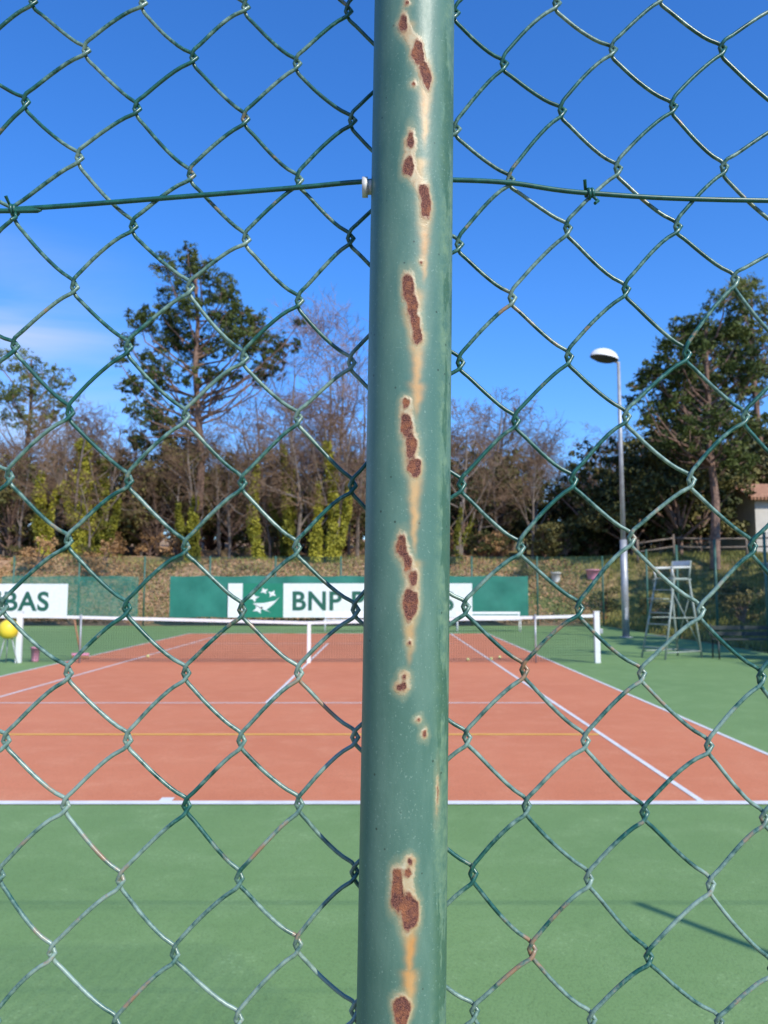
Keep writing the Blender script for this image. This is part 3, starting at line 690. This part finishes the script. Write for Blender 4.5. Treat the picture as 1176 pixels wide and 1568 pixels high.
def el_(a0,z0,a,b):
    dx=(arc-a0); dz=(zm-z0); q=np.sqrt((dx/a)**2+(dz/b)**2); fi=np.arctan2(dz/b,dx/a)
    lump=1+.08*np.sin(3*fi+a0*2+z0)+.05*np.sin(5*fi+z0*1.7)
    return (q/lump-1)*min(a,b)
def smin(a,b,k):
    h_=np.clip(.5+.5*(a-b)/k,0,1); return a*(1-h_)+b*h_-k*h_*(1-h_)
for (a0,z0,a,b_) in SP:
    sd=smin(el_(math.radians(a0)*RP*1000,z0,a*.93,b_*.97),sd,2.2)
br_=np.full(arc.shape,50.)
for i0,i1 in BR:
    A=np.array([math.radians(SP[i0][0])*RP*1000,SP[i0][1]]); B=np.array([math.radians(SP[i1][0])*RP*1000,SP[i1][1]]); d=B-A
    t=np.clip(((arc-A[0])*d[0]+(zm-A[1])*d[1])/(d@d),0,1); br_=np.minimum(br_,np.hypot(arc-A[0]-t*d[0],zm-A[1]-t*d[1]))
pale=smin(sd,br_-2.0,2.5)
drip=np.zeros(arc.shape)
for (a0,z0,z1) in DR:
    c=math.radians(a0)*RP*1000; t=np.clip((z0+3-zm)/(z0+3-z1),0,1); wd=3.9*(1-t)**.9+1.3
    inside=sstep(z0+6-zm,0,5)*(1-sstep(z1-zm,-14,3))
    wob=.35*np.sin(zm*.35)+.25*np.sin(zm*.93+1)
    drip=np.maximum(drip,np.exp(-((arc-c-wob)/wd)**2*1.6)*inside*(1-.25*t))
lift=np.clip(1-np.abs(sd-.1)/.8,0,1)*.00028-np.clip(-sd/1.5,0,1)*.00005
Rr=1+lift/RP
tx=.0097/.617
V=np.stack([xx*Rr+.0135+ZZ*tx,yy*Rr,ZZ+CAMH],-1).reshape(-1,3)
nz=len(zz); i=np.arange(nz-1)[:,None]*nth; j=np.arange(nth)[None]; j2=(j+1)%nth
F=np.stack([i+j,i+j2,i+nth+j2,i+nth+j],-1).reshape(-1,4)
m,nt,b=node_mat('weathered_post_paint')
def attr(n_): 
    a=N(nt,'ShaderNodeAttribute',attribute_name=n_); return a.outputs['Fac']
tcn=N(nt,'ShaderNodeTexCoord').outputs['Object']
n1=noise(nt,420,4,.65,vec=tcn); n2=noise(nt,1400,3,.6,vec=tcn); n3=noise(nt,9,3,vec=tcn); n4=noise(nt,60,5,.65,vec=tcn,stretch=(1,1,.25)); n5=noise(nt,150,4,.7,vec=tcn)
paint=ramp(nt,n3,[(.35,(.066,.152,.108)),(.65,(.085,.178,.13))])
paint=mixc(nt,ramp(nt,n4,[(.40,(0,0,0)),(.70,(.8,.8,.8))]),paint,(.125,.225,.16))
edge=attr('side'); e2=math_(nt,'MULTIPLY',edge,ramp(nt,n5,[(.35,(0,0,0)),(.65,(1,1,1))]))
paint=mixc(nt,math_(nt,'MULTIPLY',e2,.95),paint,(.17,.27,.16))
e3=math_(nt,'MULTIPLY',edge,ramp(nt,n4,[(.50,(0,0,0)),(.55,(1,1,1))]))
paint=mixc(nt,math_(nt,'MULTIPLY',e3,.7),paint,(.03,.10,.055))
speck=ramp(nt,noise(nt,700,2,.5,vec=tcn),[(.64,(0,0,0)),(.72,(.6,.6,.6))]); paint=mixc(nt,speck,paint,(.2,.31,.24))
vs=N(nt,'ShaderNodeTexVoronoi'); vs.inputs['Scale'].default_value=95; nt.links.new(tcn,vs.inputs['Vector'])
paint=mixc(nt,ramp(nt,vs.outputs['Distance'],[(.05,(.85,.85,.85)),(.08,(0,0,0))]),paint,(.03,.055,.035))
drp=math_(nt,'MULTIPLY',attr('drip'),ramp(nt,n5,[(.2,(.6,.6,.6)),(.6,(1.3,1.3,1.3))]),clamp=True)
stain=ramp(nt,noise(nt,45,4,.6,vec=tcn,stretch=(1,1,.3)),[(.35,(.50,.25,.075)),(.65,(.52,.36,.16))])
col=mixc(nt,math_(nt,'MULTIPLY',drp,1.0,clamp=True),paint,stain)
sdn=math_(nt,'ADD',attr('sd'),math_(nt,'MULTIPLY',math_(nt,'SUBTRACT',n1,.5),1.9))
pl=math_(nt,'ADD',attr('pale'),math_(nt,'MULTIPLY',math_(nt,'SUBTRACT',n1,.5),3.0))
def below(v,e0,e1):
    mr=N(nt,'ShaderNodeMapRange',clamp=True); nt.links.new(v,mr.inputs[0]); mr.inputs[1].default_value=e0; mr.inputs[2].default_value=e1; mr.inputs[3].default_value=1; mr.inputs[4].default_value=0; return mr.outputs[0]
col=mixc(nt,math_(nt,'MULTIPLY',below(pl,.6,4.2),.55),col,(.34,.33,.18))
palec=ramp(nt,n5,[(.3,(.42,.25,.11)),(.5,(.5,.38,.21)),(.68,(.5,.45,.29))])
col=mixc(nt,math_(nt,'MULTIPLY',below(pl,.4,1.9),.9),col,palec)
col=mixc(nt,math_(nt,'MULTIPLY',below(sdn,.3,.8),.65),col,(.26,.12,.055))
rc=ramp(nt,n2,[(.32,(.045,.014,.012)),(.5,(.14,.048,.034)),(.7,(.28,.115,.068))])
rc=mixc(nt,ramp(nt,n5,[(.48,(0,0,0)),(.66,(.8,.8,.8))]),rc,(.34,.125,.05))
rust=below(sdn,-.2,.25)
col=mixc(nt,rust,col,rc)
nt.links.new(col,b.inputs['Base Color'])
ro_=mixc(nt,rust,ramp(nt,n4,[(.3,(.34,.34,.34)),(.7,(.55,.55,.55))]),(.9,.9,.9)); nt.links.new(ro_,b.inputs['Roughness'])
hh=math_(nt,'ADD',math_(nt,'MULTIPLY',rust,math_(nt,'MULTIPLY',n2,2.2)),math_(nt,'MULTIPLY',math_(nt,'SUBTRACT',1,rust),math_(nt,'ADD',math_(nt,'MULTIPLY',n5,.5),.9)))
hh=math_(nt,'ADD',hh,math_(nt,'MULTIPLY',below(pl,.3,1.6),.5))
bump(nt,b,hh,.6,.0006)
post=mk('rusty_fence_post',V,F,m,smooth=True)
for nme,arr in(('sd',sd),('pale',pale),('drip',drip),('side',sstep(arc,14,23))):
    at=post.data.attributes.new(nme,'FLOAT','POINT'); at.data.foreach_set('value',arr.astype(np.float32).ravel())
post.location=(0,.486,0)
zt=CAMH+FZ-.001; cxt=.0135+FZ*tx
cap=rod('post_cap',(cxt,0,zt),(cxt,0,zt+.03),.028,M_gpost,None,r1=.02,n=24); cap.parent=post
M_clip=simple('zinc_bolt',(.45,.45,.43),(.65,.65,.6),60,.5,.1)
zc=CAMH+.2495; cxx=.0135+.2495*tx
o=rod('bolt_head',(cxx-.0275,.002,zc),(cxx-.0310,.002,zc),.0062,M_clip,None,n=12); o.parent=post
o=rod('bolt_washer',(cxx-.0245,.002,zc),(cxx-.0275,.002,zc),.0045,M_clip,None,n=20); o.parent=post
